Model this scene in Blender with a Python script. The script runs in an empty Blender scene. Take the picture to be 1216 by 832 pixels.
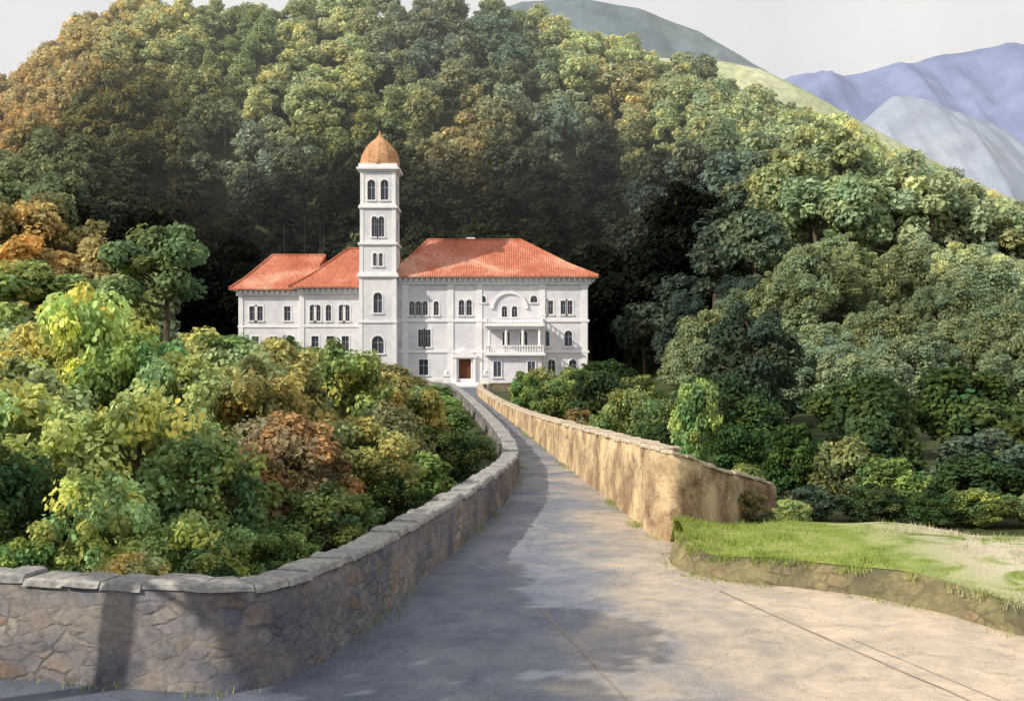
import bpy, math, random
import numpy as np
from mathutils import Vector, noise
random.seed(7); rs=np.random.RandomState(11)
S=bpy.context.scene
S.view_settings.view_transform='Standard'; S.view_settings.look='None'; S.view_settings.exposure=0
COL=S.collection
# ---------------------------------------------------------------- helpers
def link(o,parent=None):
    COL.objects.link(o)
    if parent: o.parent=parent
    return o
def empty(name):
    e=bpy.data.objects.new(name,None); COL.objects.link(e); return e
def mesh_obj(name,v,f,mats,parent=None,midx=None,smooth=False,uv=None):
    m=bpy.data.meshes.new(name); m.from_pydata([tuple(p) for p in v],[],f)
    for a in (mats if isinstance(mats,list) else [mats]): m.materials.append(a)
    if midx is not None: m.polygons.foreach_set('material_index',midx)
    if smooth: m.polygons.foreach_set('use_smooth',[True]*len(f))
    if uv is not None:
        l=m.uv_layers.new(name='UVMap'); l.data.foreach_set('uv',np.array(uv,dtype=float).ravel())
    m.update()
    return link(bpy.data.objects.new(name,m),parent)
class MB:
    def __init__(s): s.v=[]; s.f=[]
    def face(s,*p):
        n=len(s.v); s.v+= [tuple(q) for q in p]; s.f.append(tuple(range(n,n+len(p))))
    def box(s,x0,x1,y0,y1,z0,z1):
        n=len(s.v)
        s.v+=[(x0,y0,z0),(x1,y0,z0),(x1,y1,z0),(x0,y1,z0),(x0,y0,z1),(x1,y0,z1),(x1,y1,z1),(x0,y1,z1)]
        s.f+=[(n,n+3,n+2,n+1),(n+4,n+5,n+6,n+7),(n,n+1,n+5,n+4),(n+1,n+2,n+6,n+5),(n+2,n+3,n+7,n+6),(n+3,n,n+4,n+7)]
    def tube(s,pts,rad,k=7,cap=True):
        n=len(s.v); pts=[Vector(p) for p in pts]
        for i,p in enumerate(pts):
            t=(pts[min(i+1,len(pts)-1)]-pts[max(i-1,0)]).normalized()
            a=t.orthogonal().normalized(); b=t.cross(a)
            if abs(t.z)>.9:
                a=Vector((1,0,0)); a=(a-t*a.dot(t)).normalized(); b=t.cross(a)
            for j in range(k):
                q=2*math.pi*j/k; s.v.append(tuple(p+(a*math.cos(q)+b*math.sin(q))*rad[i]))
        for i in range(len(pts)-1):
            for j in range(k):
                s.f.append((n+i*k+j,n+i*k+(j+1)%k,n+(i+1)*k+(j+1)%k,n+(i+1)*k+j))
        if cap: s.f.append(tuple(n+(len(pts)-1)*k+j for j in range(k)))
    def build(s,name,mat,parent=None,smooth=False): return mesh_obj(name,s.v,s.f,mat,parent,smooth=smooth)
# ---------------------------------------------------------------- materials
def newmat(name):
    m=bpy.data.materials.new(name); m.use_nodes=True; nt=m.node_tree
    b=nt.nodes['Principled BSDF']; b.inputs['Roughness'].default_value=.85
    b.inputs['Specular IOR Level'].default_value=.2
    return m,nt,b
def N(nt,t,**k):
    n=nt.nodes.new(t)
    for a,v in k.items(): setattr(n,a,v)
    return n
def ramp(nt,src,stops):
    r=N(nt,'ShaderNodeValToRGB'); cr=r.color_ramp
    while len(cr.elements)<len(stops): cr.elements.new(.5)
    for e,(p,c) in zip(cr.elements,stops): e.position=p; e.color=(*c,1)
    nt.links.new(src,r.inputs[0]); return r.outputs[0]
def nz(nt,scale,detail=5,vec=None,rough=.55,dist=0):
    n=N(nt,'ShaderNodeTexNoise'); n.inputs['Scale'].default_value=scale; n.inputs['Detail'].default_value=detail
    n.inputs['Roughness'].default_value=rough; n.inputs['Distortion'].default_value=dist
    if vec is not None: nt.links.new(vec,n.inputs['Vector'])
    return n.outputs['Fac']
def pos(nt): return N(nt,'ShaderNodeNewGeometry').outputs['Position']
def mix(nt,a,b,f,bl='MIX'):
    m=N(nt,'ShaderNodeMix',data_type='RGBA',blend_type=bl)
    for sock,val in ((m.inputs[0],f),(m.inputs[6],a),(m.inputs[7],b)):
        if isinstance(val,(int,float)): sock.default_value=val
        elif isinstance(val,tuple): sock.default_value=(*val,1)
        else: nt.links.new(val,sock)
    return m.outputs[2]
def bump(nt,b,h,strength=.4,dist=.05):
    n=N(nt,'ShaderNodeBump'); n.inputs['Strength'].default_value=strength; n.inputs['Distance'].default_value=dist
    nt.links.new(h,n.inputs['Height']); nt.links.new(n.outputs[0],b.inputs['Normal'])
def noisemat(name,c1,c2,scale,c3=None,bs=0,bd=.05,rough=.85,scale2=None,mod=((.6,.6,.6),(1.15,1.15,1.15))):
    m,nt,b=newmat(name); p=pos(nt)
    st=[(.3,c1),(.7,c2)] if c3 is None else [(.3,c1),(.5,c2),(.72,c3)]
    c=ramp(nt,nz(nt,scale,6,p),st)
    if scale2: c=mix(nt,c,ramp(nt,nz(nt,scale2,6,p),[(.3,mod[0]),(.7,mod[1])]),1.0,'MULTIPLY')
    nt.links.new(c,b.inputs['Base Color']); b.inputs['Roughness'].default_value=rough
    if bs: bump(nt,b,nz(nt,scale2 or scale*6,6,p),bs,bd)
    return m
plaster=noisemat('plaster',(.61,.60,.66),(.75,.735,.74),.25,bs=.2,bd=.02,scale2=1.3,mod=((.84,.84,.88),(1.03,1.03,1.02)))
trimm=noisemat('trim_stone',(.68,.67,.71),(.80,.79,.78),.9)
roofm,nt,b=newmat('terracotta_tiles'); p=pos(nt)
c=ramp(nt,nz(nt,.2,6,p,dist=.8),[(.3,(.38,.115,.065)),(.5,(.50,.18,.11)),(.68,(.66,.36,.26))])
c=mix(nt,c,ramp(nt,nz(nt,3.0,4,p),[(.3,(.66,.63,.63)),(.7,(1.12,1.1,1.1))]),1.0,'MULTIPLY')
nt.links.new(c,b.inputs['Base Color'])
w=N(nt,'ShaderNodeTexWave'); w.inputs['Scale'].default_value=1.2; w.inputs['Distortion'].default_value=.3; nt.links.new(p,w.inputs['Vector'])
bump(nt,b,w.outputs['Fac'],.5,.08)
domem=noisemat('dome_copper_tiles',(.42,.20,.10),(.62,.37,.20),.8,scale2=4,bs=.3)
glass,nt,b=newmat('window_glass'); b.inputs['Base Color'].default_value=(.05,.055,.085,1); b.inputs['Roughness'].default_value=.15; b.inputs['Specular IOR Level'].default_value=.5
frame=noisemat('window_frame',(.35,.34,.37),(.5,.5,.5),3)
doorm=noisemat('door_wood',(.10,.035,.02),(.17,.06,.03),6)
ironm=noisemat('iron',(.03,.03,.035),(.06,.06,.06),6)
bark=noisemat('bark',(.07,.05,.035),(.17,.13,.09),3,scale2=14,bs=.6)
def stonemat(name,cols,mortar,plast,sx=3.2,sy=5.5,stain=(.5,.5,.55),cover=.5,pk=.9):
    m,nt,b=newmat(name)
    uv=N(nt,'ShaderNodeUVMap').outputs[0]
    mp=N(nt,'ShaderNodeMapping'); mp.inputs['Scale'].default_value=(sx,sy,1); nt.links.new(uv,mp.inputs[0])
    wn=N(nt,'ShaderNodeTexNoise'); wn.inputs['Scale'].default_value=1.3; nt.links.new(mp.outputs[0],wn.inputs['Vector'])
    ad=N(nt,'ShaderNodeVectorMath',operation='MULTIPLY_ADD'); nt.links.new(wn.outputs['Color'],ad.inputs[0]); ad.inputs[1].default_value=(.7,.45,0); nt.links.new(mp.outputs[0],ad.inputs[2])
    v=N(nt,'ShaderNodeTexVoronoi',feature='F1'); v.inputs['Scale'].default_value=1; nt.links.new(ad.outputs[0],v.inputs['Vector'])
    e=N(nt,'ShaderNodeTexVoronoi',feature='DISTANCE_TO_EDGE'); e.inputs['Scale'].default_value=1; nt.links.new(ad.outputs[0],e.inputs['Vector'])
    sp=N(nt,'ShaderNodeSeparateColor'); nt.links.new(v.outputs['Color'],sp.inputs[0])
    c=ramp(nt,sp.outputs[0],[(i/(len(cols)-1)*.9+.05,q) for i,q in enumerate(cols)])
    p=pos(nt)
    ef=ramp(nt,e.outputs['Distance'],[(.01,(0,0,0)),(.12,(1,1,1))])
    c=mix(nt,mortar,c,ef)
    pf=ramp(nt,nz(nt,1.1,8,p,.62,.6),[(cover-.06,(1,1,1)),(cover+.06,(0,0,0))])
    pf2=N(nt,'ShaderNodeMath',operation='MULTIPLY'); pf2.inputs[1].default_value=pk; nt.links.new(pf,pf2.inputs[0])
    c=mix(nt,c,plast,pf2.outputs[0])
    c=mix(nt,c,ramp(nt,nz(nt,9,8,p,.7),[(.3,(.68,.68,.68)),(.7,(1.25,1.25,1.25))]),1.0,'MULTIPLY')
    c=mix(nt,c,ramp(nt,nz(nt,.55,6,p,.6,1.2),[(.36,stain),(.62,(1.15,1.1,1.02))]),1.0,'MULTIPLY')
    nt.links.new(c,b.inputs['Base Color'])
    h=mix(nt,ef,(.8,.8,.8),pf2.outputs[0]); h=mix(nt,h,nz(nt,14,8,p,.65),.45); bump(nt,b,h,.7,.04)
    return m
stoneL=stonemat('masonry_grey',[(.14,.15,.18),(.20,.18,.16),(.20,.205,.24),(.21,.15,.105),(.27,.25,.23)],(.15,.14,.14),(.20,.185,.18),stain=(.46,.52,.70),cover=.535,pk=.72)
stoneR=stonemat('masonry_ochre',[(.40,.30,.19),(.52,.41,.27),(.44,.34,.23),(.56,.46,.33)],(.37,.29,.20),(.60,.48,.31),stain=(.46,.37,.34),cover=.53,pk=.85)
stoneB=stonemat('earth_and_stone_edging',[(.20,.16,.09),(.28,.23,.13),(.22,.21,.10),(.26,.19,.12)],(.15,.13,.08),(.23,.21,.11),3.2,6,cover=.55,pk=.8)
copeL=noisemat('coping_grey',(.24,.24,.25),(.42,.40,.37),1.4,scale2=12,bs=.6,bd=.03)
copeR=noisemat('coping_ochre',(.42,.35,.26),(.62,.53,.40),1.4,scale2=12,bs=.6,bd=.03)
# road
roadm,nt,b=newmat('worn_paving_painted_shade'); p=pos(nt)
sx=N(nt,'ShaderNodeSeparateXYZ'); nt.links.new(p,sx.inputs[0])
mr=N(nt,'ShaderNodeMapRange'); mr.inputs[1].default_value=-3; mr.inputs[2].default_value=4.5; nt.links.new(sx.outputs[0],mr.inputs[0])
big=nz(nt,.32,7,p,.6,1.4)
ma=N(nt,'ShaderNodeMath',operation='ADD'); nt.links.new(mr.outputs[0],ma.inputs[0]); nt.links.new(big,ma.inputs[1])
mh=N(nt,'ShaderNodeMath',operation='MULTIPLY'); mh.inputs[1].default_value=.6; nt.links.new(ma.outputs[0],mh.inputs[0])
c=ramp(nt,mh.outputs[0],[(.40,(.12,.14,.19)),(.62,(.19,.205,.25)),(.74,(.40,.35,.30)),(.87,(.57,.475,.365))])  # shade painted into the paving: blue-grey shadow side left, sunlit cream right
c=mix(nt,c,ramp(nt,nz(nt,1.3,8,p,.7,.8),[(.35,(.72,.74,.78)),(.6,(1.12,1.1,1.07))]),1.0,'MULTIPLY')
c=mix(nt,c,ramp(nt,nz(nt,60,4,p),[(.3,(.78,.78,.78)),(.7,(1.15,1.15,1.15))]),1.0,'MULTIPLY')
vc=N(nt,'ShaderNodeTexVoronoi',feature='DISTANCE_TO_EDGE'); vc.inputs['Scale'].default_value=.55
wn=N(nt,'ShaderNodeTexNoise'); wn.inputs['Scale'].default_value=2.5; wn.inputs['Detail'].default_value=6; nt.links.new(p,wn.inputs['Vector'])
ad=N(nt,'ShaderNodeVectorMath',operation='MULTIPLY_ADD'); nt.links.new(wn.outputs['Color'],ad.inputs[0]); ad.inputs[1].default_value=(.9,.9,.9); nt.links.new(p,ad.inputs[2]); nt.links.new(ad.outputs[0],vc.inputs['Vector'])
c=mix(nt,c,ramp(nt,vc.outputs['Distance'],[(.0,(.62,.6,.6)),(.012,(1,1,1))]),.7,'MULTIPLY')
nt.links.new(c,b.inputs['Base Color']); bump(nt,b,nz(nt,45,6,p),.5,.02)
rr_=ramp(nt,nz(nt,.8,6,p),[(.4,(.42,.42,.42)),(.6,(.85,.85,.85))]); nt.links.new(rr_,b.inputs['Roughness']); b.inputs['Specular IOR Level'].default_value=.35
jointm=noisemat('joint',(.20,.16,.13),(.34,.28,.23),2.5)
# terrain
terr,nt,b=newmat('grass_and_forest_floor'); p=pos(nt)
c=ramp(nt,nz(nt,.5,8,p,.65),[(.3,(.02,.03,.01)),(.5,(.045,.06,.02)),(.7,(.09,.095,.035))])
nt.links.new(c,b.inputs['Base Color']); bump(nt,b,nz(nt,6,8,p),.6,.1)
grassm,nt,b=newmat('lawn'); p=pos(nt)
c=ramp(nt,nz(nt,.9,8,p,.6,.6),[(.3,(.13,.19,.03)),(.5,(.27,.34,.07)),(.68,(.42,.42,.16))])
sx=N(nt,'ShaderNodeSeparateXYZ'); nt.links.new(p,sx.inputs[0])
mr=N(nt,'ShaderNodeMapRange'); mr.inputs[1].default_value=6.2; mr.inputs[2].default_value=8.2; nt.links.new(sx.outputs[0],mr.inputs[0])
mm=N(nt,'ShaderNodeMath',operation='MULTIPLY'); nt.links.new(mr.outputs[0],mm.inputs[0]); nt.links.new(ramp(nt,nz(nt,.9,6,p,.6,.8),[(.40,(0,0,0)),(.52,(1,1,1))]),mm.inputs[1])
c=mix(nt,c,(.62,.56,.42),mm.outputs[0]); c=mix(nt,c,ramp(nt,nz(nt,30,4,p),[(.3,(.7,.7,.7)),(.7,(1.2,1.2,1.2))]),1.0,'MULTIPLY')
nt.links.new(c,b.inputs['Base Color']); bump(nt,b,nz(nt,35,5,p),.8,.05)
def leafmat(name,mode):
    m,nt,b=newmat(name)
    a=N(nt,'ShaderNodeAttribute'); a.attribute_name='lc'
    if mode=='inst':
        t=N(nt,'ShaderNodeAttribute'); t.attribute_type='INSTANCER'; t.attribute_name='tint'; tc=t.outputs['Color']
    else: tc=N(nt,'ShaderNodeObjectInfo').outputs['Color']
    c=mix(nt,a.outputs['Color'],tc,1.0,'MULTIPLY')
    nt.nodes.remove(b); d=N(nt,'ShaderNodeBsdfDiffuse'); nt.links.new(c,d.inputs[0])
    tr=N(nt,'ShaderNodeBsdfTranslucent'); nt.links.new(c,tr.inputs[0])
    ms=N(nt,'ShaderNodeMixShader'); ms.inputs[0].default_value=.38
    nt.links.new(d.outputs[0],ms.inputs[1]); nt.links.new(tr.outputs[0],ms.inputs[2])
    nt.links.new(ms.outputs[0],nt.nodes['Material Output'].inputs['Surface']); return m
leafI=leafmat('forest_leaves','inst'); leafO=leafmat('shrub_leaves','obj')
# ---------------------------------------------------------------- terrain
U_T=[-.9,-.55,-.47,-.42,-.352,-.006,.07,.148,.225,.31,.378,.468,.61,.9]
R_T=[24,44,58,70,80,81,74,67,59,47,39,29,14,6]
def Rr(u): return float(np.interp(u,U_T,R_T))
def yb(u): return float(np.interp(u,[-.6,-.45,-.27,.10,.28,.6],[90,95,139,139,60,52]))
def H(x,y):
    if y<48: return 0.0
    u=max(-.9,min(.9,x/y)); b0=yb(u); R=Rr(u)
    if y<=b0: return 0.0
    if y<=255: h=R*((y-b0)/(255-b0))**1.2
    else: h=R*max(0,1-(y-255)/110.)**1.3
    k=min(1,(y-b0)/25)
    return max(0,h+k*2.0*noise.noise(Vector((x*.03,y*.03,1.3))))
def gx(a,step,far):
    s=list(np.arange(0,a+.1,step)); g=s[-1]
    while g<far: g*=1.25; s.append(g)
    return s
pxs=gx(260,5,5200); xs=[-v for v in pxs[:0:-1]]+pxs
ys=[-300,-150,-60]+list(np.arange(-40,380,5.0))+[400,450,520,650,900,1300,2000,3000,4500,6000]
v=[(x,y,H(x,y)) for y in ys for x in xs]; nx=len(xs)
f=[(j*nx+i,j*nx+i+1,(j+1)*nx+i+1,(j+1)*nx+i) for j in range(len(ys)-1) for i in range(nx-1)]
mesh_obj('ground',v,f,terr,smooth=True)
# road
rows=[(-45,-22,22),(12.8,-22,22),(12.801,-3.2,22),(14.7,-2.6,17),(17.6,-2.1,15),(18.9,-1.8,14),(18.95,-1.8,3.7),(22.2,-1.35,3.55),(27.5,-.6,3.05),(33.3,-.1,2.6),(39.4,-.05,2.0),(44.4,-.3,1.7),(51,-.85,1.2),(58.4,-1.4,.55),(68.4,-2.3,-.4),(77.6,-3.1,-1.1),(89.7,-4.3,-2.1),(104,-5.9,-3.4),(112,-9,4),(118.6,-12,9)]
vv=[];ff=[]
for i in range(len(rows)-1):
    (y0,a0,b0),(y1,a1,b1)=rows[i],rows[i+1]
    if i==1: continue
    n=len(vv); vv+=[(a0,y0,.006),(b0,y0,.006),(b1,y1,.006),(a1,y1,.006)]; ff.append((n,n+1,n+2,n+3))
n=len(vv); vv+=[(-22,12.8,.006),(-3.2,12.801,.006),(-3.9,13.2,.006),(-6.3,13.7,.006),(-9,14.2,.006),(-16,15.5,.006),(-22,16.5,.006)]; ff.append(tuple(range(n,n+7)))
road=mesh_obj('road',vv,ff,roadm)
jm=MB()
def strip(pts,w,z=.011):
    P=[]
    for a,b_ in zip(pts[:-1],pts[1:]):
        for k in range(10): P.append((a[0]+(b_[0]-a[0])*k/10,a[1]+(b_[1]-a[1])*k/10))
    P.append(pts[-1]); L_=[];R_=[]
    for i,q in enumerate(P):
        A=Vector(P[max(i-1,0)]);B=Vector(P[min(i+1,len(P)-1)]); d=(B-A).normalized(); n=Vector((-d.y,d.x)); o=.02*noise.noise(Vector((q[0]*3,q[1]*3,0))); ww=w*(.5+.45*noise.noise(Vector((q[0]*5,q[1]*5,4))))
        L_.append((q[0]+n.x*(o+ww),q[1]+n.y*(o+ww),z)); R_.append((q[0]+n.x*(o-ww),q[1]+n.y*(o-ww),z))
    for i in range(len(P)-1): jm.face(R_[i],L_[i],L_[i+1],R_[i+1])
strip([(2.2,7.8),(1.3,12.6),(.85,14.9),(.42,17.1)],.03)
strip([(7.6,5.0),(5.2,12.56),(4.2,15.7),(3.45,18.2)],.045)
strip([(7.9,5.1),(5.6,12.4),(4.7,15.2)],.02)
jm.build('road_joints',jointm,road)
# ---------------------------------------------------------------- walls
def catmull(P,step):
    P=[np.array(p,float) for p in P]; P=[2*P[0]-P[1]]+P+[2*P[-1]-P[-2]]; out=[]
    for i in range(1,len(P)-2):
        n=max(2,int(np.linalg.norm(P[i+1][:2]-P[i][:2])/step))
        for k in range(n):
            t=k/n; out.append(.5*((2*P[i])+(-P[i-1]+P[i+1])*t+(2*P[i-1]-5*P[i]+4*P[i+1]-P[i+2])*t*t+(-P[i-1]+3*P[i]-3*P[i+1]+P[i+2])*t**3))
    out.append(P[-2]); return out
def stone_wall(name,P,thick,side,mat,cope,step=.3,ch=.10,cl=.75,base=0.):
    C=catmull(P,step); n=len(C); par=empty(name)
    nrm=[]; s=[0]
    for i in range(n):
        d=C[min(i+1,n-1)][:2]-C[max(i-1,0)][:2]; d/=np.linalg.norm(d); nrm.append(np.array((-d[1],d[0]))*side)
        if i: s.append(s[-1]+np.linalg.norm(C[i][:2]-C[i-1][:2]))
    v=[];f=[];uv=[]; L=7
    for i in range(n):
        x,y,h=C[i]
        for face in (0,1):
            for k in range(L):
                z=base-.05+(h-base+.05)*k/(L-1); o=thick*face
                bt=(.09*(1-k/(L-1)))*(1 if face else -1)
                j=.06*noise.noise(Vector((x*1.1,y*1.1,z*1.6+face*9)))+.03*noise.noise(Vector((x*3.1,y*3.1,z*4+face*9)))
                q=np.array((x,y))+nrm[i]*(o+bt+j); v.append((q[0],q[1],z))
    W=2*L
    def quad(a,b,c,d,ua):
        f.append((a,b,c,d)); uv.extend(ua)
    for i in range(n-1):
        a=i*W;b=(i+1)*W
        for face in (0,1):
            for k in range(L-1):
                z0=v[a+face*L+k][2];z1=v[a+face*L+k+1][2]
                quad(a+face*L+k,b+face*L+k,b+face*L+k+1,a+face*L+k+1,[(s[i],z0),(s[i+1],z0),(s[i+1],z1),(s[i],z1)])
        quad(a+L-1,b+L-1,b+W-1,a+W-1,[(s[i],0),(s[i+1],0),(s[i+1],thick),(s[i],thick)])
    for a in (0,(n-1)*W):
        for k in range(L-1):
            z0=v[a+k][2];z1=v[a+k+1][2]; quad(a+k,a+L+k,a+L+k+1,a+k+1,[(0,z0),(thick,z0),(thick,z1),(0,z1)])
    mesh_obj('masonry',v,f,mat,par,uv=uv,smooth=True)
    if cope:
        cb=MB(); t=0; S_=s[-1]; A=np.array([[c[0],c[1],c[2],m[0],m[1]] for c,m in zip(C,nrm)])
        def at(q): return [np.interp(q,s,A[:,k]) for k in range(5)]
        while t<S_-.1:
            l=min(cl*random.uniform(.5,1.4),S_-t); sub=4
            o1=-.04+random.uniform(-.03,.03); o2=thick+.05+random.uniform(-.02,.02); dz=random.uniform(-.02,.02); hh=ch*random.uniform(.75,1.2)
            base_i=len(cb.v)
            for k in range(sub+1):
                x,y,h,mx,my=at(t+.008+(l-.016)*k/sub)
                e=.03; en=.02 if k in (0,sub) else 0
                for (o,z) in ((o1,h-.01),(o1+en,h+hh-e-en),(o1+e+en,h+hh-en),(o2-e,h+hh-en),(o2,h+hh-e-en),(o2,h-.01)):
                    cb.v.append((x+mx*o+.02*noise.noise(Vector((x*4,y*4,z))),y+my*o,z+dz+.02*noise.noise(Vector((x*3,y*3,o*5)))))
            for k in range(sub):
                for j in range(6):
                    a=base_i+k*6; cb.f.append((a+j,a+(j+1)%6,a+6+(j+1)%6,a+6+j))
            cb.f.append(tuple(base_i+j for j in range(6))); cb.f.append(tuple(base_i+sub*6+j for j in range(6)))
            t+=l
        cb.build('coping',cope,par)
    return par,C,nrm
LW=[(-16,15.3,1.1),(-9,14.0,1.12),(-6.3,13.45,1.15),(-4.3,13.0,1.17),(-3.1,12.95,1.15),(-2.45,14.4,1.1),(-1.87,17.57,1.0),(-1.16,22.2,.9),(-.42,27.5,.82),(.08,33.3,.68),(.10,39.4,.62),(-.63,51,.65),(-2.1,68.4,.7),(-4.1,89.7,.75),(-5.8,104,.8),(-9.2,111,.9),(-13.5,113,.95)]
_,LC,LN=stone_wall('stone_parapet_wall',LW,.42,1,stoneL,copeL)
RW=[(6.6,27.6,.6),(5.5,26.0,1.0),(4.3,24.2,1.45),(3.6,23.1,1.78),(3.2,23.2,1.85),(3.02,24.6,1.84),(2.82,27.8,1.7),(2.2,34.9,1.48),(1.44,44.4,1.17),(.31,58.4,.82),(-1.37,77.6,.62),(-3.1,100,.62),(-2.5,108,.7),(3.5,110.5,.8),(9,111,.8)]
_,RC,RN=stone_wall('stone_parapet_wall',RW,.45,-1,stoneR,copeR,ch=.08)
gp=empty('gate_pillar')
def pillar(x,y,par):
    m=MB(); m.box(x-.3,x+.3,y-.3,y+.3,0,1.5); m.box(x-.38,x+.38,y-.38,y+.38,1.5,1.65)
    m.tube([(x,y,1.65),(x,y,1.75),(x,y,1.95),(x,y,2.08),(x,y,2.14)],[.12,.2,.24,.14,.03],10); m.build('shaft',trimm,par)
pillar(-6.3,105.5,gp); gp2=empty('gate_pillar'); pillar(-2.6,107.3,gp2)
# lawn bed
bed=empty('grass_bed')
front=[(3.15,21.6),(3.05,20.4),(3.35,19.4),(4.2,18.8),(5.46,18.1),(6.4,17.0),(7.3,15.2),(9.5,12.5),(13,10),(18,8.5)]
Fc=catmull([(a,b_,0) for a,b_ in front],.25); nF=len(Fc)
sv=[0]
for i in range(1,nF): sv.append(sv[-1]+np.linalg.norm(Fc[i][:2]-Fc[i-1][:2]))
v=[];f=[];uv=[]
def fh(i): return .42+.10*noise.noise(Vector((sv[i]*.6,0,0)))
for i in range(nF):
    x,y,_=Fc[i]; d=Fc[min(i+1,nF-1)][:2]-Fc[max(i-1,0)][:2]; d/=np.linalg.norm(d); nn=np.array((-d[1],d[0]))
    for k,(o,z) in enumerate([(-.06,-.02),(.0,.12),(.07,.25),(.17,fh(i)-.05),(.32,fh(i))]):
        j=.08*noise.noise(Vector((x*1.6,y*1.6,z*3)))+.03*noise.noise(Vector((x*6,y*6,z*7))); v.append((x+nn[0]*(o+j),y+nn[1]*(o+j),z))
for i in range(nF-1):
    for k in range(4):
        a=i*5+k; f.append((a,a+5,a+6,a+1)); uv+=[(sv[i],k*.13),(sv[i+1],k*.13),(sv[i+1],k*.13+.13),(sv[i],k*.13+.13)]
mesh_obj('stone_edging',v,f,stoneB,bed,uv=uv,smooth=True)
v=[];f=[]; K=14
back=catmull([(3.3,22.9,0),(4.4,23.5,0),(6.2,24.2,0),(8.5,24,0),(11,22.5,0),(15,20.5,0),(22,19,0)],.25)
for i in range(nF):
    x,y,_=Fc[i]; d=Fc[min(i+1,nF-1)][:2]-Fc[max(i-1,0)][:2]; d/=np.linalg.norm(d); nn=np.array((-d[1],d[0]))
    q=back[int(i/(nF-1)*(len(back)-1))]; a=np.array((x,y))+nn*.26
    for k in range(K):
        t=k/(K-1); c_=a*(1-t)+q[:2]*t
        if t<.77: z=fh(i)-.006+.16*math.sin(math.pi*min(1,t*1.3))+.04*noise.noise(Vector((c_[0],c_[1],0)))*min(1,t*6)
        else: z=fh(i)*(1-(t-.77)/.23)-.01
        v.append((c_[0],c_[1],z))
f=[(i*K+k,(i+1)*K+k,(i+1)*K+k+1,i*K+k+1) for i in range(nF-1) for k in range(K-1)]
mesh_obj('lawn',v,f,grassm,bed,smooth=True)
gv=[];gf=[]
def blade(m_v,m_f,x,y,z,h,w_):
    an=random.uniform(0,6.28); lx=random.uniform(-.6,.6)*h; ly=random.uniform(-.6,.6)*h; n=len(m_v)
    m_v+=[(x-w_*math.cos(an),y-w_*math.sin(an),z-.01),(x+w_*math.cos(an),y+w_*math.sin(an),z-.01),(x+lx,y+ly,z+h)]; m_f.append((n,n+1,n+2))
for _ in range(26000):
    i=random.randint(0,nF-2); t=random.random()**1.5*.8; k0=int(t*(K-1)); a=Vector(v[i*K+k0]); e1=Vector(v[(i+1)*K+k0])-a; e2=Vector(v[i*K+k0+1])-a
    q=a+e1*random.random()+e2*random.random()
    h=random.uniform(.02,.08)*(1.8 if noise.noise(q*1.3)>.15 else 1)
    if q.x>6.3 and noise.noise(q*.9)>-.02: continue
    blade(gv,gf,q.x,q.y,q.z,h,.007)
for _ in range(7000):   # tufts hanging over the edging
    i=random.randint(0,nF-2)
    if noise.noise(Vector((sv[i]*1.2,5,0)))<-.1: continue
    a=Vector(v[i*K]); blade(gv,gf,a.x+random.uniform(-.2,.1),a.y+random.uniform(-.2,.1),a.z-random.uniform(0,.12),random.uniform(.04,.14),.008)
mesh_obj('grass_blades',gv,gf,grassm,bed)
wv=[];wf=[]
for C_,N_,sg in ((LC,LN,-1),(RC,RN,-1)):
    for i,c_ in enumerate(C_):
        if c_[1]>60: continue
        dens=noise.noise(Vector((c_[0]*.9,c_[1]*.9,3)))
        for k in range(int(max(0,dens+.1)*60)):
            o=-random.random()**2*.22-.07
            blade(wv,wf,c_[0]+N_[i][0]*o+random.uniform(-.15,.15),c_[1]+N_[i][1]*o+random.uniform(-.15,.15),.006,random.uniform(.03,.14),.008)
for i in range(nF):
    if noise.noise(Vector((sv[i]*.8,8,0)))>-.05:
        for k in range(22): blade(wv,wf,Fc[i][0]+random.uniform(-.2,.06)-.06,Fc[i][1]+random.uniform(-.2,.06)-.06,.006,random.uniform(.03,.10),.007)
mesh_obj('roadside_weeds',wv,wf,grassm)
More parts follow.
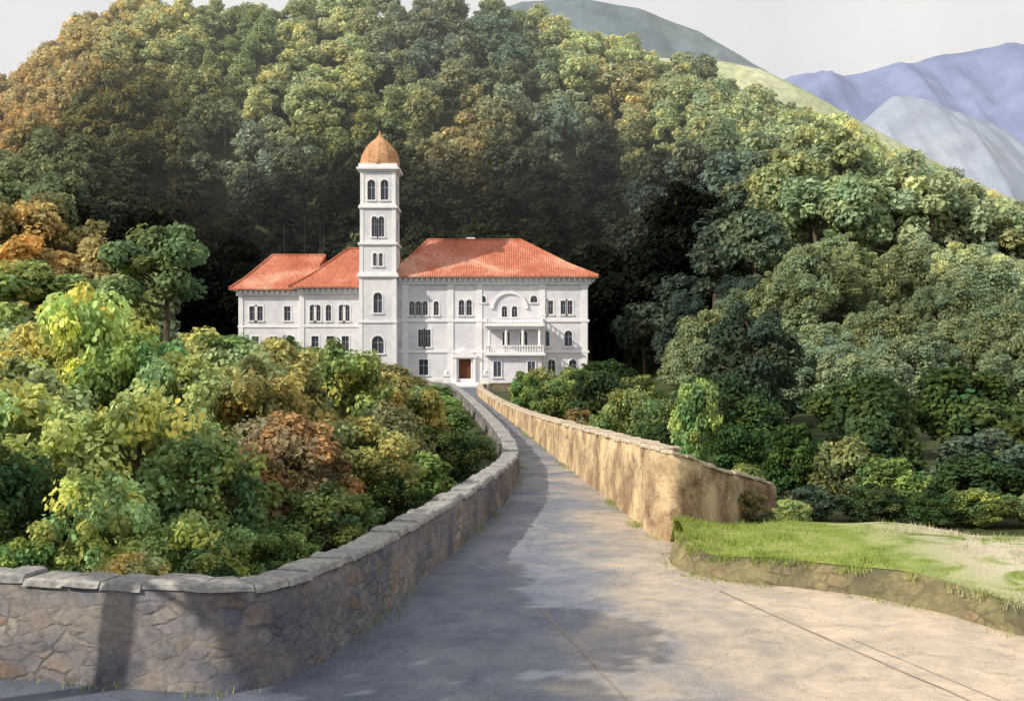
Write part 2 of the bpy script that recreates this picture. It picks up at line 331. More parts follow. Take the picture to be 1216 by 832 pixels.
# ---------------------------------------------------------------- building
B=empty('monastery_building')
wall,gl,fr,tr=MB(),MB(),MB(),MB()
def facade(O,U,Nn,width,z0,z1,ops,trim=True):
    O=Vector(O);U=Vector(U);Nn=Vector(Nn); up=Vector((0,0,1))
    P=lambda u,z,n=0: O+U*u+Nn*n+up*z
    us=sorted(set([0,width]+[o[0]-o[1]/2 for o in ops]+[o[0]+o[1]/2 for o in ops])); zs=sorted(set([z0,z1]+[o[2] for o in ops]+[o[2]+o[3] for o in ops]))
    for a,b_ in zip(us[:-1],us[1:]):
        for c_,d in zip(zs[:-1],zs[1:]):
            cu,cz=(a+b_)/2,(c_+d)/2
            if any(abs(cu-o[0])<o[1]/2 and o[2]<cz<o[2]+o[3] for o in ops): continue
            wall.face(P(a,c_),P(b_,c_),P(b_,d),P(a,d))
    def ob(m,u0,u1,za,zb,n0,n1):
        q=[P(u0,za,n0),P(u1,za,n0),P(u1,za,n1),P(u0,za,n1),P(u0,zb,n0),P(u1,zb,n0),P(u1,zb,n1),P(u0,zb,n1)]; n=len(m.v); m.v+=[tuple(t) for t in q]
        m.f+=[(n,n+3,n+2,n+1),(n+4,n+5,n+6,n+7),(n,n+1,n+5,n+4),(n+1,n+2,n+6,n+5),(n+2,n+3,n+7,n+6),(n+3,n,n+4,n+7)]
    for (uc,w_,zb,h,arch,*kind) in ops:
        kind=kind[0] if kind else 'w'
        r=w_/2; L=uc-r;Rt=uc+r;T=zb+h; D=-.32
        if arch:
            sp=T-r; arc=[(uc-r*math.cos(t),sp+r*math.sin(t)) for t in np.linspace(0,math.pi,11)]
            for i in range(5): wall.face(P(*arc[i]),P(*arc[i+1]),P(L,T)) ; wall.face(P(*arc[10-i]),P(*arc[9-i]),P(Rt,T))
            outl=[(L,zb)]+arc+[(Rt,zb)]
        else: outl=[(L,zb),(L,T),(Rt,T),(Rt,zb)]
        for p_,q_ in zip(outl,outl[1:]+outl[:1]): wall.face(P(*p_),P(*q_),P(*q_,D),P(*p_,D))
        g=doorp if kind=='d' else gl
        g.face(P(L-.05,zb-.05,D+.02),P(Rt+.05,zb-.05,D+.02),P(Rt+.05,T+.05,D+.02),P(L-.05,T+.05,D+.02))
        if kind=='w':
            ob(fr,uc-.03,uc+.03,zb,T-.03,D+.04,D+.12); ob(fr,L,Rt,zb+h*.6,zb+h*.6+.05,D+.045,D+.11)
            if trim: ob(tr,L-.15,Rt+.15,zb-.16,zb-.01,-.02,.14)
        if trim:
            e=.15
            oo=[(L-e,zb)]+([(uc-(r+e)*math.cos(t),sp+(r+e)*math.sin(t)) for t in np.linspace(0,math.pi,11)] if arch else [(L-e,T+e),(Rt+e,T+e)])+[(Rt+e,zb)]
            for i in range(len(oo)-1):
                a,b_,c_,d=outl[i],outl[i+1],oo[i+1],oo[i]
                tr.face(P(*a,.04),P(*b_,.04),P(*c_,.04),P(*d,.04)); tr.face(P(*d,.04),P(*c_,.04),P(*c_,0),P(*d,0)); tr.face(P(*a,.04),P(*b_,.04),P(*b_,0),P(*a,0))
doorp=MB()
def fx(px,sc=.0931): return (px-608)*sc
X0,X1,Y0,Y1=-13.2,8.4,121.,135.
def m_(px): return fx(px)-X0
ops=[]
for px in (489,497,505,518): ops.append((m_(px),.55,7.9,1.55,True))
for px in (548,557): ops.append((m_(px),.6,7.9,1.7,True))
for px in (646,653.5,669,676.5): ops.append((m_(px),.6,8.0,1.5,False))
for px in (500,508): ops.append((m_(px),.62,4.4,1.9,False))
for px in (601,622): ops.append((m_(px),.8,4.5,1.7,True))
for px in (648,675): ops.append((m_(px),.85,4.5,1.7,True))
ops.append((m_(552),1.35,.55,2.5,False,'d'))
ops.append((m_(503),1.0,1.3,1.7,False))
for px in (655,680): ops.append((m_(px),.8,1.4,1.6,True))
for px in (573,634): ops.append((m_(px),.75,9.3,.75,True))
for px in (599,611): ops.append((m_(px),.6,7.7,1.2,True))
facade((X0,Y0,0),(1,0,0),(0,-1,0),X1-X0,0,12,ops)
side=[(u,.85,z,1.6,z>7) for u in (2.2,5.2,8.4,11.4) for z in (1.4,4.6,8.0)]
facade((X1,Y0,0),(0,1,0),(1,0,0),Y1-Y0,0,12,side)
facade((X1,Y1,0),(-1,0,0),(0,1,0),X1-X0,0,12,[(u,.85,z,1.6,False) for u in (3,7,11,15,19) for z in (1.4,4.6,8)])
facade((X0,Y1,0),(0,-1,0),(-1,0,0),Y1-Y0,0,12,[])
W_=X1-X0
for z,h,pr in ((3.75,.25,.12),(7.15,.28,.14),(11.3,.7,.3)):
    tr.box(X0-.01,X1+pr,Y0-pr,Y0+.01,z,z+h); tr.box(X1-.01,X1+pr-.004,Y0+.011,Y1,z,z+h-.004)
tr.box(X0,X1+.1,Y0-.10,Y0+.02,0,.9)
for px in (481,535,569,644,694):
    x=fx(px); tr.box(x-.33,x+.33,Y0-.09,Y0+.01,.9,11.3); tr.box(x-.42,x+.42,Y0-.16,Y0+.01,10.9,11.295)
for i in range(int(W_/.6)):
    x=X0+.3+i*.6; tr.box(x-.1,x+.1,Y0-.75,Y0-.3,11.62,11.98)
for i in range(22):
    y=Y0+.3+i*.6; tr.box(X1+.3,X1+.75,y-.1,y+.1,11.62,11.98)
cx,cz=fx(605),8.6
for i in range(16):
    a0,a1=math.pi*i/16,math.pi*(i+1)/16
    q=lambda r,a,n: (cx-r*math.cos(a),Y0-n,cz+r*math.sin(a)*.95)
    tr.face(q(1.75,a0,.2),q(1.75,a1,.2),q(2.05,a1,.2),q(2.05,a0,.2)); tr.face(q(2.05,a0,.2),q(2.05,a1,.2),q(2.05,a1,0),q(2.05,a0,0)); tr.face(q(1.75,a0,.2),q(1.75,a1,.2),q(1.75,a1,0),q(1.75,a0,0))
px0,px1=fx(579),fx(643)
wall.box(px0+.05,px1-.05,118.9,120.995,0,3.45) 
tr.box(px0-.35,px1+.35,118.3,120.99,3.46,3.72)
tr.box(px0-.1,px1+.1,118.5,120.9,6.35,6.6); tr.box(px0-.3,px1+.3,118.3,120.99,6.603,6.8)
def balus(x0,x1,y,z,h=.85):
    tr.box(x0,x1,y-.07,y+.07,z+h-.12,z+h); tr.box(x0,x1,y-.06,y+.06,z,z+.09)
    n=int((x1-x0)/.28)
    for i in range(n+1):
        x=x0+.08+(x1-x0-.16)*i/n
        tr.tube([(x,y,z+.09),(x,y,z+.25),(x,y,z+.4),(x,y,z+h-.12)],[.04,.085,.05,.045],6,False)
balus(px0-.2,px1+.2,118.5,3.72); balus(px0-.15,px1+.15,118.5,6.8,.75)
for sx_ in (px0-.12,px1+.12):
    for z,h in ((3.72,.85),(6.8,.75)):
        tr.box(sx_-.06,sx_+.06,118.6,120.9,z+h-.12,z+h)
        for i in range(8): tr.tube([(sx_,118.8+i*.28,z),(sx_,118.8+i*.28,z+h-.1)],[.05,.05],5,False)
for k in range(4):
    x=px0+.25+(px1-px0-.5)*k/3
    tr.tube([(x,118.75,3.72),(x,118.75,3.9),(x,118.75,6.2),(x,118.75,6.36)],[.26,.18,.15,.26],10)
for k in (0,2):
    x=px0+1.1+k*1.85; gl.box(x-.4,x+.4,118.86,118.893,1.2,2.8)
    tr.box(x-.52,x-.4,118.8,118.9,1.1,2.8);tr.box(x+.4,x+.52,118.8,118.9,1.1,2.8);tr.box(x-.54,x+.54,118.79,118.9,2.801,2.95);tr.box(x-.6,x+.6,118.76,118.9,.97,1.1); fr.box(x-.03,x+.03,118.84,118.858,1.2,2.8)
ex=fx(552)
for s_ in (-1,1): tr.box(ex+s_*1.05-.15,ex+s_*1.05+.15,Y0-.35,Y0+.01,0,3.2)
tr.box(ex-1.35,ex+1.35,Y0-.45,Y0+.01,3.2,3.42)
tr.face((ex-1.4,Y0-.45,3.425),(ex+1.4,Y0-.45,3.425),(ex,Y0-.45,4.2)); tr.face((ex-1.4,Y0-.45,3.425),(ex,Y0-.45,4.2),(ex,Y0,4.2),(ex-1.4,Y0,3.425)); tr.face((ex+1.4,Y0-.45,3.425),(ex,Y0-.45,4.2),(ex,Y0,4.2),(ex+1.4,Y0,3.425))
for i in range(3): tr.box(ex-1.6,ex+1.6,Y0-1.6+i*.4,Y0-1.2+i*.4,0,.17*(i+1))
def block(x0,x1,y0,y1,zt,front,sides=True):
    facade((x0,y0,0),(1,0,0),(0,-1,0),x1-x0,0,zt,front)
    sd=[(u,.8,z,1.5,False) for u in (2.5,5.5,8.5) for z in (4.3,7.5)] if sides else []
    facade((x0,y1,0),(0,-1,0),(-1,0,0),y1-y0,0,zt,sd)
    facade((x1,y0,0),(0,1,0),(1,0,0),y1-y0,0,zt,[]); facade((x1,y1,0),(-1,0,0),(0,1,0),x1-x0,0,zt,[])
    for z,h,pr in ((6.6,.22,.1),(zt-.6,.55,.25)): tr.box(x0-pr,x1,y0-pr,y0+.01,z,z+h); tr.box(x0-pr+.003,x0+.01,y0+.011,y1,z,z+h-.003)
    tr.box(x0-.02,x0+.5,y0-.08,y0+.005,0,zt-.6); tr.box(x1-.5,x1,y0-.08,y0+.005,0,zt-.6)
    for i in range(int((x1-x0)/.6)): tr.box(x0+.2+i*.6,x0+.4+i*.6,y0-.65,y0-.25,zt-.33,zt-.05)
ax0,ax1=-23.7,-16.3
block(ax0,ax1,122.2,134.6,10.9,[(fx(p_,.094)-ax0,.6,7.3,1.8,True) for p_ in (371,377.5,390,405.5,412)]+[(fx(p_,.094)-ax0,.8,3.9,1.7,False) for p_ in (374,392,410)]+[(fx(p_,.094)-ax0,.8,1.0,1.5,False) for p_ in (374,392,410)])
bx0,bx1=-31.0,-23.72
block(bx0,bx1,124.2,134.2,10.8,[(fx(p_,.0955)-bx0,.75,7.4,1.6,False) for p_ in (300,308,341)]+[(fx(p_,.0955)-bx0,.8,4.0,1.6,False) for p_ in (303,325,345)])
tx,ty=fx(451),121.2
def tower_stage(hw,z0,z1,ops):
    for O,U,Nn in (((tx-hw,ty-hw,0),(1,0,0),(0,-1,0)),((tx+hw,ty-hw,0),(0,1,0),(1,0,0)),((tx+hw,ty+hw,0),(-1,0,0),(0,1,0)),((tx-hw,ty+hw,0),(0,-1,0),(-1,0,0))):
        facade(O,U,Nn,2*hw,z0,z1,[(hw+a,w_,z,h,True,*k) for a,w_,z,h,*k in ops])
def ring(hw,z0,z1): tr.box(tx-hw,tx+hw,ty-hw,ty+hw,z0,z1)
tower_stage(2.0,0,7.0,[(0,1.3,3.7,1.9)]); ring(2.13,7.0,7.2)
tower_stage(1.99,7.2,12.0,[(0,.95,8.1,2.2)]); ring(2.25,12.0,12.25); ring(2.15,12.25,12.45)
tower_stage(1.95,12.45,15.5,[(-.32,.4,13.2,1.4),(.32,.4,13.2,1.4)]); ring(2.15,15.5,15.75)
tower_stage(1.9,15.75,19.5,[(-.38,.6,16.4,2.2),(.38,.6,16.4,2.2)]); ring(2.12,19.5,19.75); ring(2.02,19.75,19.9)
tower_stage(1.87,19.9,23.5,[(-.72,.85,20.4,2.2),(.72,.85,20.4,2.2)]); ring(2.05,23.5,23.7); ring(2.3,23.7,23.95); ring(2.1,23.95,24.35)
for s1 in (-1,1):
    for s2 in (-1,1):
        for z0,z1,h_ in ((0,7,2.),(7.2,12,1.99),(12.45,15.5,1.95),(15.75,19.5,1.9),(19.9,23.5,1.87)):
            x=tx+s1*(h_-.15); y=ty+s2*(h_-.15); tr.box(x-.2,x+.2,y-.2,y+.2,z0,z1)
dm=MB(); prof=[(24.35,2.2),(24.7,2.2),(25.4,2.08),(26.0,1.8),(26.6,1.38),(27.05,.92),(27.4,.5),(27.8,.16),(28.3,.04)]
dm.tube([(tx,ty,z) for z,r in prof],[r for z,r in prof],12); dm.build('tower_dome',domem,B)
fm=MB(); fm.tube([(tx,ty,28.2),(tx,ty,28.9)],[.04,.02],6); fm.box(tx-.22,tx+.22,ty-.02,ty+.02,28.6,28.65)
for x,h_ in ((-24.4,19.8),(-22.6,19.2),(-22.2,18.4),(-26.8,18.7)): fm.tube([(x,129,14.5),(x,129,h_)],[.05,.03],5)
fm.build('finial_and_masts',ironm,B)
rf=MB()
def hip(x0,x1,y0,y1,z,rx0,rx1,ry,rz,th=.16):
    A,Bq,C_,D=(x0,y0,z),(x1,y0,z),(x1,y1,z),(x0,y1,z); R0,R1=(rx0,ry,rz),(rx1,ry,rz)
    def br(c_,r,t=.35,s=.05): return tuple(c_[i]+(r[i]-c_[i])*t-(s*(rz-z) if i==2 else 0) for i in range(3))
    a,b_,c_,d=br(A,R0),br(Bq,R1),br(C_,R1),br(D,R0)
    for q in ((A,Bq,b_,a),(a,b_,R1,R0),(Bq,C_,c_,b_),(b_,c_,R1),(C_,D,d,c_),(c_,d,R0,R1),(D,A,a,d),(d,a,R0)): rf.face(*q)
    for q in ((A,Bq),(Bq,C_),(C_,D),(D,A)):
        rf.face(q[0],q[1],(*q[1][:2],z-th),(*q[0][:2],z-th))
    tr.face(*[(p_[0],p_[1],z-th+.004) for p_ in (A,Bq,C_,D)])
    for path in ((A,a,R0),(Bq,b_,R1),(C_,c_,R1),(D,d,R0),(R0,R1)):
        rf.tube([(p_[0],p_[1],p_[2]+.03) for p_ in path],[.13]*len(path),6)
hip(X0-.6,X1+1.1,Y0-1.1,Y1+1.1,12.18,-9.8,1.0,128,16.9)
hip(ax0-1.0,-13.0,121.2,135.6,11.08,-19.2,-13.4,128.4,15.9)
hip(bx0-.9,bx1+.4,123.3,135.1,10.98,-28.2,-22.0,129,15.2)
rf.build('roof',roofm,B)
ch=MB(); ch.box(-5.3,-4.5,130,130.8,15,17.2); ch.box(-5.4,-4.4,129.9,130.9,17.2,17.4); ch.build('chimney',trimm,B)
wall.build('walls',plaster,B); gl.build('windows',glass,B); fr.build('window_frames',frame,B); tr.build('cornices_and_trim',trimm,B); doorp.build('door',doorm,B)
# ---------------------------------------------------------------- foliage
def leaf_arrays(C,Nn,size,shape):
    n=len(C); r=rs.normal(size=(n,3)); T=np.cross(Nn,r); T/=np.linalg.norm(T,axis=1)[:,None]+1e-9; Bq=np.cross(Nn,T)
    if shape=='hex': pat=[(1,0,.0),(.45,.62,.12),(-.5,.55,.12),(-.95,0,0),(-.5,-.55,.12),(.45,-.62,.12)]
    else: pat=[(1,.1,0),(.1,.75,.15),(-1,-.1,0),(-.1,-.75,.15)]
    k=len(pat); V=np.zeros((n,k,3))
    for i,(a,b_,c_) in enumerate(pat): V[:,i]=C+(T*a+Bq*b_+Nn*c_)*size[:,None]
    F=np.arange(n*k).reshape(n,k)
    return V.reshape(-1,3),F
def plant(name,seed,nc,R,hz,zc,per,cr,ls,shape,mats,trunk_r,hue=.25,bare=0.,low=-.5,brv=(.62,1.4)):
    global rs
    rs=np.random.RandomState(seed); rd=random.Random(seed)
    cs=[];P_=[];Nm=[];Cl=[]
    for i in range(nc):
        d=rs.normal(size=3); d/=np.linalg.norm(d)
        if d[2]<low: d[2]*=-.6
        rad=rs.uniform(.45,1.0)**.6; lump=1+.22*math.sin(3*math.atan2(d[1],d[0])+seed)
        c_=np.array((d[0]*R*lump,d[1]*R*lump,d[2]*hz))*rad*(1-cr/R*.5)+np.array((0,0,zc)); cs.append(c_)
        n=int(per*rs.uniform(.6,1.3)); r_=cr*rs.uniform(.6,1.25)
        dd=rs.normal(size=(n,3)); dd/=np.linalg.norm(dd,axis=1)[:,None]
        rr=rs.uniform(.35,1.12,size=n)**.6
        P_.append(c_+dd*r_*rr[:,None]*np.array((1,1,.72)))
        nn=dd*.7+np.array((0,0,.55))+rs.normal(size=(n,3))*.45; nn/=np.linalg.norm(nn,axis=1)[:,None]; Nm.append(nn)
        br=rs.uniform(*brv); h_=rs.uniform(-hue,hue)
        col=np.array((1+h_,1+h_*.25,1-h_*.5))*br
        Cl.append(np.clip(col*rs.uniform(.75,1.25,size=(n,1)),0.02,3))
    P_=np.vstack(P_);Nm=np.vstack(Nm);Cl=np.vstack(Cl)
    keep=P_[:,2]>.02; P_=P_[keep];Nm=Nm[keep];Cl=Cl[keep]
    V,F=leaf_arrays(P_,Nm,ls*rs.uniform(.55,1.3,size=len(P_)),shape)
    t=MB(); top=zc+hz*.4
    sway=[(0,0,-.1),(rd.uniform(-.06,.06)*R,rd.uniform(-.06,.06)*R,zc*.35),(rd.uniform(-.12,.12)*R,rd.uniform(-.12,.12)*R,zc*.8),(0,0,top)]
    t.tube(sway,[trunk_r*1.25,trunk_r*.9,trunk_r*.7,trunk_r*.25],8)
    for c_ in cs[:min(nc,26)]:
        z0=max(zc*.3,min(c_[2]-.25*hz-.1,top)); q=z0/top
        st=Vector((0,0,z0)).lerp(Vector(sway[2]),.3*(q<.9)); st.z=z0
        e=Vector(c_); mid=st.lerp(e,.5)+Vector((0,0,-.06*R))
        t.tube([st,mid,e],[trunk_r*.42,trunk_r*.26,trunk_r*.08],5,False)
    nt_=len(t.v); allv=np.vstack([np.array(t.v),V]); faces=t.f+(F+nt_).tolist()
    m=bpy.data.meshes.new(name); m.from_pydata(allv.tolist(),[],faces)
    for a in mats: m.materials.append(a)
    m.polygons.foreach_set('material_index',[0]*len(t.f)+[1]*len(F))
    at=m.attributes.new('lc','FLOAT_COLOR','FACE')
    arr=np.ones((len(faces),4)); arr[len(t.f):,:3]=Cl; at.data.foreach_set('color',arr.ravel())
    m.update(); return m
fcol=bpy.data.collections.new('forest_tree_kinds')
specs=[(1,26,3.6,4.2,6.6,110,1.45,.36),(2,24,3.2,5.0,7.0,110,1.4,.36),(3,28,4.1,3.8,6.2,105,1.5,.38),(4,22,2.8,4.6,6.4,110,1.3,.34),(5,26,3.8,4.6,6.8,110,1.4,.36)]
for i,(sd,nc,R,hz,zc,per,cr,ls) in enumerate(specs):
    m=plant('forest_tree_%d'%i,sd,nc,R,hz,zc,per,cr,ls,'quad',[bark,leafI],.28,.16,low=-.6,brv=(.78,1.28))
    fcol.objects.link(bpy.data.objects.new('forest_tree_%d'%i,m))
for i,(sd,nc,R,hz,zc,per,cr,ls) in enumerate([(11,60,3.4,4.0,6.0,240,.85,.155),(12,55,3.0,4.4,6.2,250,.85,.155)]):
    m=plant('forest_tree_n%d'%i,sd,nc,R,hz,zc,per,cr,ls,'quad',[bark,leafI],.24,.16,low=-.8,brv=(.78,1.28))
    fcol.objects.link(bpy.data.objects.new('forest_tree_n%d'%i,m))
def hillpt(px,py):
    u=(px-608)/1300; e=(416-py)/1300
    for y in np.arange(50,262,2.0):
        if (H(u*y,y)+7-4)/y>=e: return (u*y,y)
    return (u*255,255)
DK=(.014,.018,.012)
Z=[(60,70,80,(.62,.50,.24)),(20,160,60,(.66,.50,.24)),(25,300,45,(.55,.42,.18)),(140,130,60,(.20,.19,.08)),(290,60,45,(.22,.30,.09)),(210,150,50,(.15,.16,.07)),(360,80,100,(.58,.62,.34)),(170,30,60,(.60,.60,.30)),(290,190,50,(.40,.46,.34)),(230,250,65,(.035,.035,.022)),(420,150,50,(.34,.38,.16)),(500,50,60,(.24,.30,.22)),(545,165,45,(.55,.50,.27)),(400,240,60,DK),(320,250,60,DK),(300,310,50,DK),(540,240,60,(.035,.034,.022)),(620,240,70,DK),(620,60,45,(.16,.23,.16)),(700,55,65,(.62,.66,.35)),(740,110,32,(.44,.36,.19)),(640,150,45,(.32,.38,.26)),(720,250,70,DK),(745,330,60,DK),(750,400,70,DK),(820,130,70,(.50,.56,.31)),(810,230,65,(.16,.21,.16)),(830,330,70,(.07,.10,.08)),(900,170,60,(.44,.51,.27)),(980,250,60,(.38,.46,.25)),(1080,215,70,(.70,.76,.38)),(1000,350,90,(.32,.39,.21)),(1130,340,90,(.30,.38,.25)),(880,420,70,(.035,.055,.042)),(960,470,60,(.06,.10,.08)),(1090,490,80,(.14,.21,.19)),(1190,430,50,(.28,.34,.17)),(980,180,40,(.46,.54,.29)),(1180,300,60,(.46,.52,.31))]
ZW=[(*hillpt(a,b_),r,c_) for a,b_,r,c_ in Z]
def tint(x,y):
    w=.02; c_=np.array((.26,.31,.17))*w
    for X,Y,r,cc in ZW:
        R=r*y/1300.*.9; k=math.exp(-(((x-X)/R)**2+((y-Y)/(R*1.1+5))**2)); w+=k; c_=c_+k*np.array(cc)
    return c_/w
pts=[];idx=[];rot=[];scl=[];tin=[]
y=50.
while y<266:
    stp=5.5 if y>110 else 4.9
    x=-(.56*y+14)
    while x<.56*y+14:
        X=x+random.uniform(-2,2); Y=y+random.uniform(-2,2); ok=True
        if Y<141.5:
            if -(.2*Y+11)<X<.075*Y+6.0: ok=False
            if -36<X<13 and Y>112: ok=False
        if ok and random.random()<.97:
            near=Y<88; fine_=Y<125
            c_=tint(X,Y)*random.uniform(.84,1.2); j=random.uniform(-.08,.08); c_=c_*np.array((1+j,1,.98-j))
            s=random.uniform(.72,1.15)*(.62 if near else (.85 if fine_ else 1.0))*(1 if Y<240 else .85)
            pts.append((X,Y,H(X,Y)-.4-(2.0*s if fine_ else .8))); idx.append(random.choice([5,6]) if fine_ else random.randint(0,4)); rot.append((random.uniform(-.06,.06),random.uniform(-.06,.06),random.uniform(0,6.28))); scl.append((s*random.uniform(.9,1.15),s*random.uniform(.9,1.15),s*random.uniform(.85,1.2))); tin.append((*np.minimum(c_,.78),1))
        x+=stp
    y+=stp
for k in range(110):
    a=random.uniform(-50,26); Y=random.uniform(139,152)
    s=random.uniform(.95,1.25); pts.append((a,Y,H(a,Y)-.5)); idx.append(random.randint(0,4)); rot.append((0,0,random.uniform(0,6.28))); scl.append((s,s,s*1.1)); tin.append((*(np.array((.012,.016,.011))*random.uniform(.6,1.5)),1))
fm_=bpy.data.meshes.new('forest'); fm_.from_pydata(pts,[],[])
a=fm_.attributes.new('idx','INT','POINT'); a.data.foreach_set('value',idx)
for nme,dat in (('rot',rot),('scl',scl)):
    a=fm_.attributes.new(nme,'FLOAT_VECTOR','POINT'); a.data.foreach_set('vector',np.array(dat).ravel())
a=fm_.attributes.new('tint','FLOAT_COLOR','POINT'); a.data.foreach_set('color',np.array(tin).ravel())
fo=link(bpy.data.objects.new('forest',fm_))
ng=bpy.data.node_groups.new('forest_scatter','GeometryNodeTree')
ng.interface.new_socket('Geometry',in_out='INPUT',socket_type='NodeSocketGeometry'); ng.interface.new_socket('Geometry',in_out='OUTPUT',socket_type='NodeSocketGeometry')
gi=ng.nodes.new('NodeGroupInput'); go=ng.nodes.new('NodeGroupOutput'); ip=ng.nodes.new('GeometryNodeInstanceOnPoints'); ci=ng.nodes.new('GeometryNodeCollectionInfo')
ci.inputs['Collection'].default_value=fcol; ci.inputs['Separate Children'].default_value=True; ci.inputs['Reset Children'].default_value=True
ip.inputs['Pick Instance'].default_value=True
ng.links.new(gi.outputs[0],ip.inputs['Points']); ng.links.new(ci.outputs[0],ip.inputs['Instance'])
for nme,dt,sock in (('idx','INT','Instance Index'),('rot','FLOAT_VECTOR','Rotation'),('scl','FLOAT_VECTOR','Scale')):
    na=ng.nodes.new('GeometryNodeInputNamedAttribute'); na.data_type=dt; na.inputs[0].default_value=nme
    o_=[o for o in na.outputs if o.enabled and o.name=='Attribute'][0]; ng.links.new(o_,ip.inputs[sock])
ng.links.new(ip.outputs[0],go.inputs[0])
md=fo.modifiers.new('scatter','NODES'); md.node_group=ng
print('forest trees',len(pts))
shr=[plant('shrub_mesh_%d'%i,40+i,n,1.0,1.0,1.0,per,.30,ls,'hex',[bark,leafO],.06,.28,low=-.95) for i,(n,per,ls) in enumerate([(60,110,.062),(55,120,.062),(65,100,.058),(58,110,.067)])]
fine=[plant('shrub_mesh_f%d'%i,60+i,82,1.0,1.0,1.0,125,.235,.042,'hex',[bark,leafO],.05,.32,low=-.95,brv=(.5,1.55)) for i in range(3)]
treem=[plant('tree_mesh_%d'%i,80+i,34,1.75,2.0,6.4,200,.5,.11,'hex',[bark,leafO],.14,.25) for i in range(2)]
YG=(.49,.52,.20);LG=(.36,.44,.16);MG=(.21,.29,.10);DG=(.07,.115,.045);OL=(.35,.35,.14);BR=(.31,.26,.12);TE=(.09,.14,.09)
def shrub(X,Y,top,r,c_,k=None,name='shrub'):
    pool=fine if (Y<26 or top>3.9) and Y<48 else shr
    m=pool[(k if k is not None else random.randint(0,9))%len(pool)]
    o=link(bpy.data.objects.new(name,m)); o.location=(X,Y,-.05); o.scale=(r*.97,r*.97,top/1.98); o.rotation_euler=(0,0,random.uniform(0,6.28)); o.color=(*[q*random.uniform(.9,1.12) for q in c_],1)
for s_ in [(-10,26,5.9,1.9,YG),(-12.6,28,5.0,2.0,YG),(-10.2,22,4.2,1.9,LG),(-8.6,25,4.7,1.6,MG),(-6.6,30,4.6,2.0,OL),(-8.6,31,4.4,2.0,LG),(-5.5,34,4.5,1.9,OL),(-7.5,36,4.6,2.0,MG),(-4.8,38,3.7,1.6,OL),(-4.4,45,2.6,1.4,MG),(-3.4,40,2.8,1.2,OL),
  (-2.1,32,1.9,1.1,DG),(-1.5,36,1.45,.9,MG),(-2.5,28,1.6,1.1,MG),(-3.4,30,2.7,1.3,BR),(-3.4,24.5,2.7,1.5,OL),(-2.5,23.5,1.35,.9,DG),(-4.4,21,3.0,1.5,BR),(-3.3,19.8,1.7,1.0,MG),(-5.6,24,4.0,1.7,OL),(-7.2,24,4.2,1.7,LG),
  (-4.9,17.6,2.8,1.2,MG),(-6.3,18.5,3.6,1.5,YG),(-8.2,18.4,3.7,1.6,YG),(-7.4,15.9,2.8,1.2,DG),(-5.9,15.6,2.5,1.0,YG),(-4.5,15.3,1.9,.85,LG),(-3.55,16.6,1.5,.75,MG),(-5.1,14.55,1.45,.7,YG),(-6.6,14.9,1.6,.75,MG),(-3.9,14.6,1.25,.5,DG),(-9.5,16.0,3.2,1.4,LG),(-8,15.1,1.8,.8,YG),
  (-9.5,40,4.0,2.2,DG),(-12,46,4.6,2.5,DG),(-8,48,3.4,2.2,MG),(-5.6,56,2.3,1.8,OL),(-9,60,3.2,2.4,DG),(-7.6,72,2.6,2.2,OL),(-15,34,5.2,2.4,LG),(-17,42,5.6,2.7,MG),(-19,52,6,3,DG),(-12,64,3.6,3,LG),(-17,75,4,3.4,MG),(-10,85,3.2,3,OL),(-16,96,4.6,3.6,LG),(-22,90,5,3.6,MG),(-22,104,5.5,3.6,LG),(-28,108,6,4,MG),(-10,99,1.9,2.2,OL),(-32,112,6.4,4,YG),(-2.9,52,1.5,1.3,MG),(-4.2,64,1.5,1.4,LG),(-5.6,80,1.6,1.5,MG)]: shrub(*s_)
for s_ in [(.9,70,2.9,1.2,MG),(2.4,60,2.6,1.2,MG),(2.0,76,3.0,1.4,OL),(4.1,53,3.3,1.3,DG),(3.1,64,2.6,1.2,LG),(4.9,46,2.6,1.1,LG),(5.8,43,2.3,1.0,MG),(6.1,36.5,3.3,.95,LG),(6.9,34,1.8,.9,DG),(7.7,30,2.2,.95,DG),(8.6,28.5,1.85,.9,MG),(6.1,28.6,1.15,.7,MG),(7.0,25.6,.95,.75,TE),(8.4,25.5,1.0,.8,DG),(9.5,24.8,.9,.8,DG),(10.6,25.0,.95,.9,MG),(5.3,38,1.7,.9,DG),(3.4,41,1.8,.8,MG),(2.9,46.5,1.7,.8,BR),(4.4,35.5,1.8,.75,DG),(4.9,31,1.4,.75,MG),(5.6,25.9,.8,.45,BR),(6.3,24.7,.75,.5,LG),(9.9,30,2.2,1.2,DG),(12.3,29,2.0,1.3,TE),(11.3,35,2.8,1.5,DG),(14.8,33,2.6,1.6,DG),(8.3,37,2.6,1.3,DG),(7.2,44,2.8,1.5,TE),(9.2,48,3.2,1.7,DG),(6.3,55,3.0,1.6,MG),(5.0,66,3,1.7,DG),(4.5,80,3,1.9,MG),(7.5,90,3.4,2.4,DG),(3.4,95,1.9,1.4,MG),(6,104,2.4,1.8,LG),(8.5,108,2.6,2,MG),(13.2,41,3.3,1.9,DG),(17.5,42,3.6,2.2,DG),(16.5,27,1.9,1.4,DG),(12,24.5,.9,.9,MG),(1.6,86,1.9,1.3,OL),(9.4,27.2,1.5,1.0,MG),(11.5,27,1.5,1.2,DG),(13.8,25.4,1.2,1.1,DG)]: shrub(*s_)
def tree(X,Y,s,c_,k,sxy=None):
    o=link(bpy.data.objects.new('broadleaf_tree',treem[k])); o.location=(X,Y,0); q=sxy or s; o.scale=(q,q,s); o.rotation_euler=(0,0,k*2+X); o.color=(*c_,1)
tree(-12.0,38,1.04,(.22,.30,.14),0,1.05); tree(-15.6,44,.85,YG,1); tree(-17.5,40,.9,LG,0,1.2)
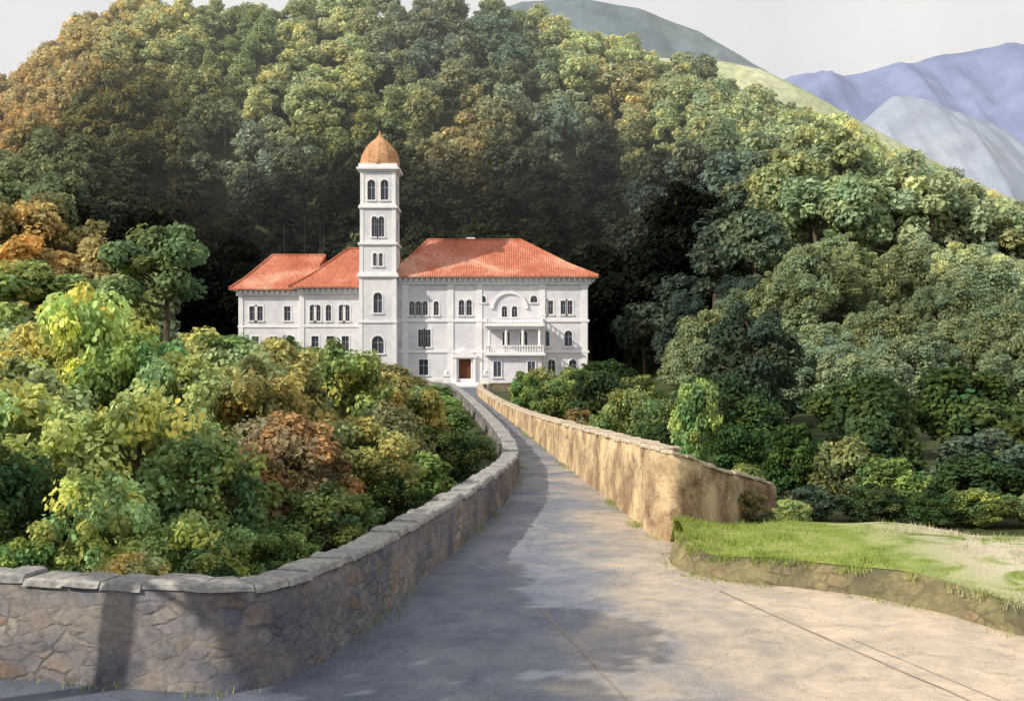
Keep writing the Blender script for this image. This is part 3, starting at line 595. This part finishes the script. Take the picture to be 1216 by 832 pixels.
tree(-9.4,10.4,.95,LG,1,1.4); tree(-8.2,6.4,.85,MG,0,1.2); tree(-10.3,13.9,.9,LG,0,1.3)
# ---------------------------------------------------------------- distant hills
def mountain(name,D,sil,mat,depth,amp,seed=0):
    X=[(p_-608)*D/1300 for p_,_ in sil]; Zz=[4+(416-q)*D/1300 for _,q in sil]
    n=260;k=44; v=[];f=[]
    for j in range(k):
        t=j/(k-1)
        for i in range(n):
            x=X[0]+(X[-1]-X[0])*i/(n-1); zr=np.interp(x,X,Zz)
            yy=D-depth+depth*1.6*t; q=t*1.6
            pr=q**.9 if q<=1 else max(0,1-(q-1)/.6)**.9
            w_=noise.ridged_multi_fractal(Vector((x*4/depth+seed,yy*1.5/depth,seed)),1,2,6,1,2)-1
            v.append((x,yy,zr*pr+amp*w_*min(1,q)*(1 if q<1 else .4)*(1-.7*max(0,1-abs(q-1)*5))))
    f=[(j*n+i,j*n+i+1,(j+1)*n+i+1,(j+1)*n+i) for j in range(k-1) for i in range(n-1)]
    return mesh_obj(name,v,f,mat,smooth=True)
mead=noisemat('meadow_far',(.40,.48,.22),(.72,.72,.46),.05,scale2=.35)
mg=noisemat('forested_slope_haze_grey',(.07,.12,.15),(.16,.21,.23),.012,scale2=.08)  # distance haze is painted into these bluish slope colours
mb=noisemat('forested_slope_haze_blue',(.11,.15,.33),(.20,.25,.44),.003,scale2=.02,mod=((.75,.75,.78),(1.12,1.12,1.1)))
ml=noisemat('forested_slope_haze_lilac',(.20,.26,.38),(.32,.36,.45),.004,scale2=.03,mod=((.75,.75,.78),(1.12,1.12,1.1)))
mountain('hill',400,[(780,66),(860,70),(905,80),(960,106),(1020,141),(1100,184),(1180,224),(1260,258),(1400,330)],mead,90,2)
mountain('hill',800,[(500,40),(620,0),(690,-4),(760,8),(830,34),(900,76),(960,112),(1100,200),(1200,260)],mg,260,9,3)
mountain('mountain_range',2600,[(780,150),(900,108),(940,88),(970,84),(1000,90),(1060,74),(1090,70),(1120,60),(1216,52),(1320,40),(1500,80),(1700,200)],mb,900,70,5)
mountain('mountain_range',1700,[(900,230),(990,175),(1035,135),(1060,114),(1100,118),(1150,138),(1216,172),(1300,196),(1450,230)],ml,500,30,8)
# hillside mist: a real low-density volume lying over the valley
mm_=bpy.data.materials.new('mist'); mm_.use_nodes=True; nt=mm_.node_tree; nt.nodes.clear()
o_=nt.nodes.new('ShaderNodeOutputMaterial'); vs=nt.nodes.new('ShaderNodeVolumeScatter'); vs.inputs['Density'].default_value=.0009; vs.inputs['Color'].default_value=(.90,.96,1,1); nt.links.new(vs.outputs[0],o_.inputs['Volume'])
fb=MB(); fb.box(-520,520,146,470,-12,260); fb.build('mist',mm_)
# ---------------------------------------------------------------- light
el=math.radians(33); sv_=Vector((-.87*math.cos(el),-.493*math.cos(el),math.sin(el)))
L=bpy.data.lights.new('sun','SUN'); L.energy=4.8; L.angle=math.radians(.6); L.color=(1,.92,.78)
lo=link(bpy.data.objects.new('sun',L)); lo.rotation_euler=sv_.to_track_quat('Z','Y').to_euler()
W=bpy.data.worlds.new('World'); S.world=W; W.use_nodes=True; nt=W.node_tree
bg=nt.nodes['Background']; sk=N(nt,'ShaderNodeTexSky',sky_type='NISHITA'); sk.sun_disc=False; sk.sun_elevation=el; sk.sun_rotation=math.atan2(sv_.x,sv_.y); sk.dust_density=2
tc=N(nt,'ShaderNodeTexCoord'); cl=ramp(nt,nz(nt,2.2,6,tc.outputs['Generated'],.6,.4),[(.3,(.6,.6,.6)),(.65,(.93,.93,.93))])
c=mix(nt,sk.outputs[0],(8.6,8.45,8.3),cl); nt.links.new(c,bg.inputs[0]); bg.inputs[1].default_value=.12
cam=bpy.data.cameras.new('camera'); co=link(bpy.data.objects.new('camera',cam)); co.location=(0,0,4); co.rotation_euler=(math.pi/2,0,0)
cam.sensor_width=36; cam.lens=38.49; cam.clip_end=20000; S.camera=co
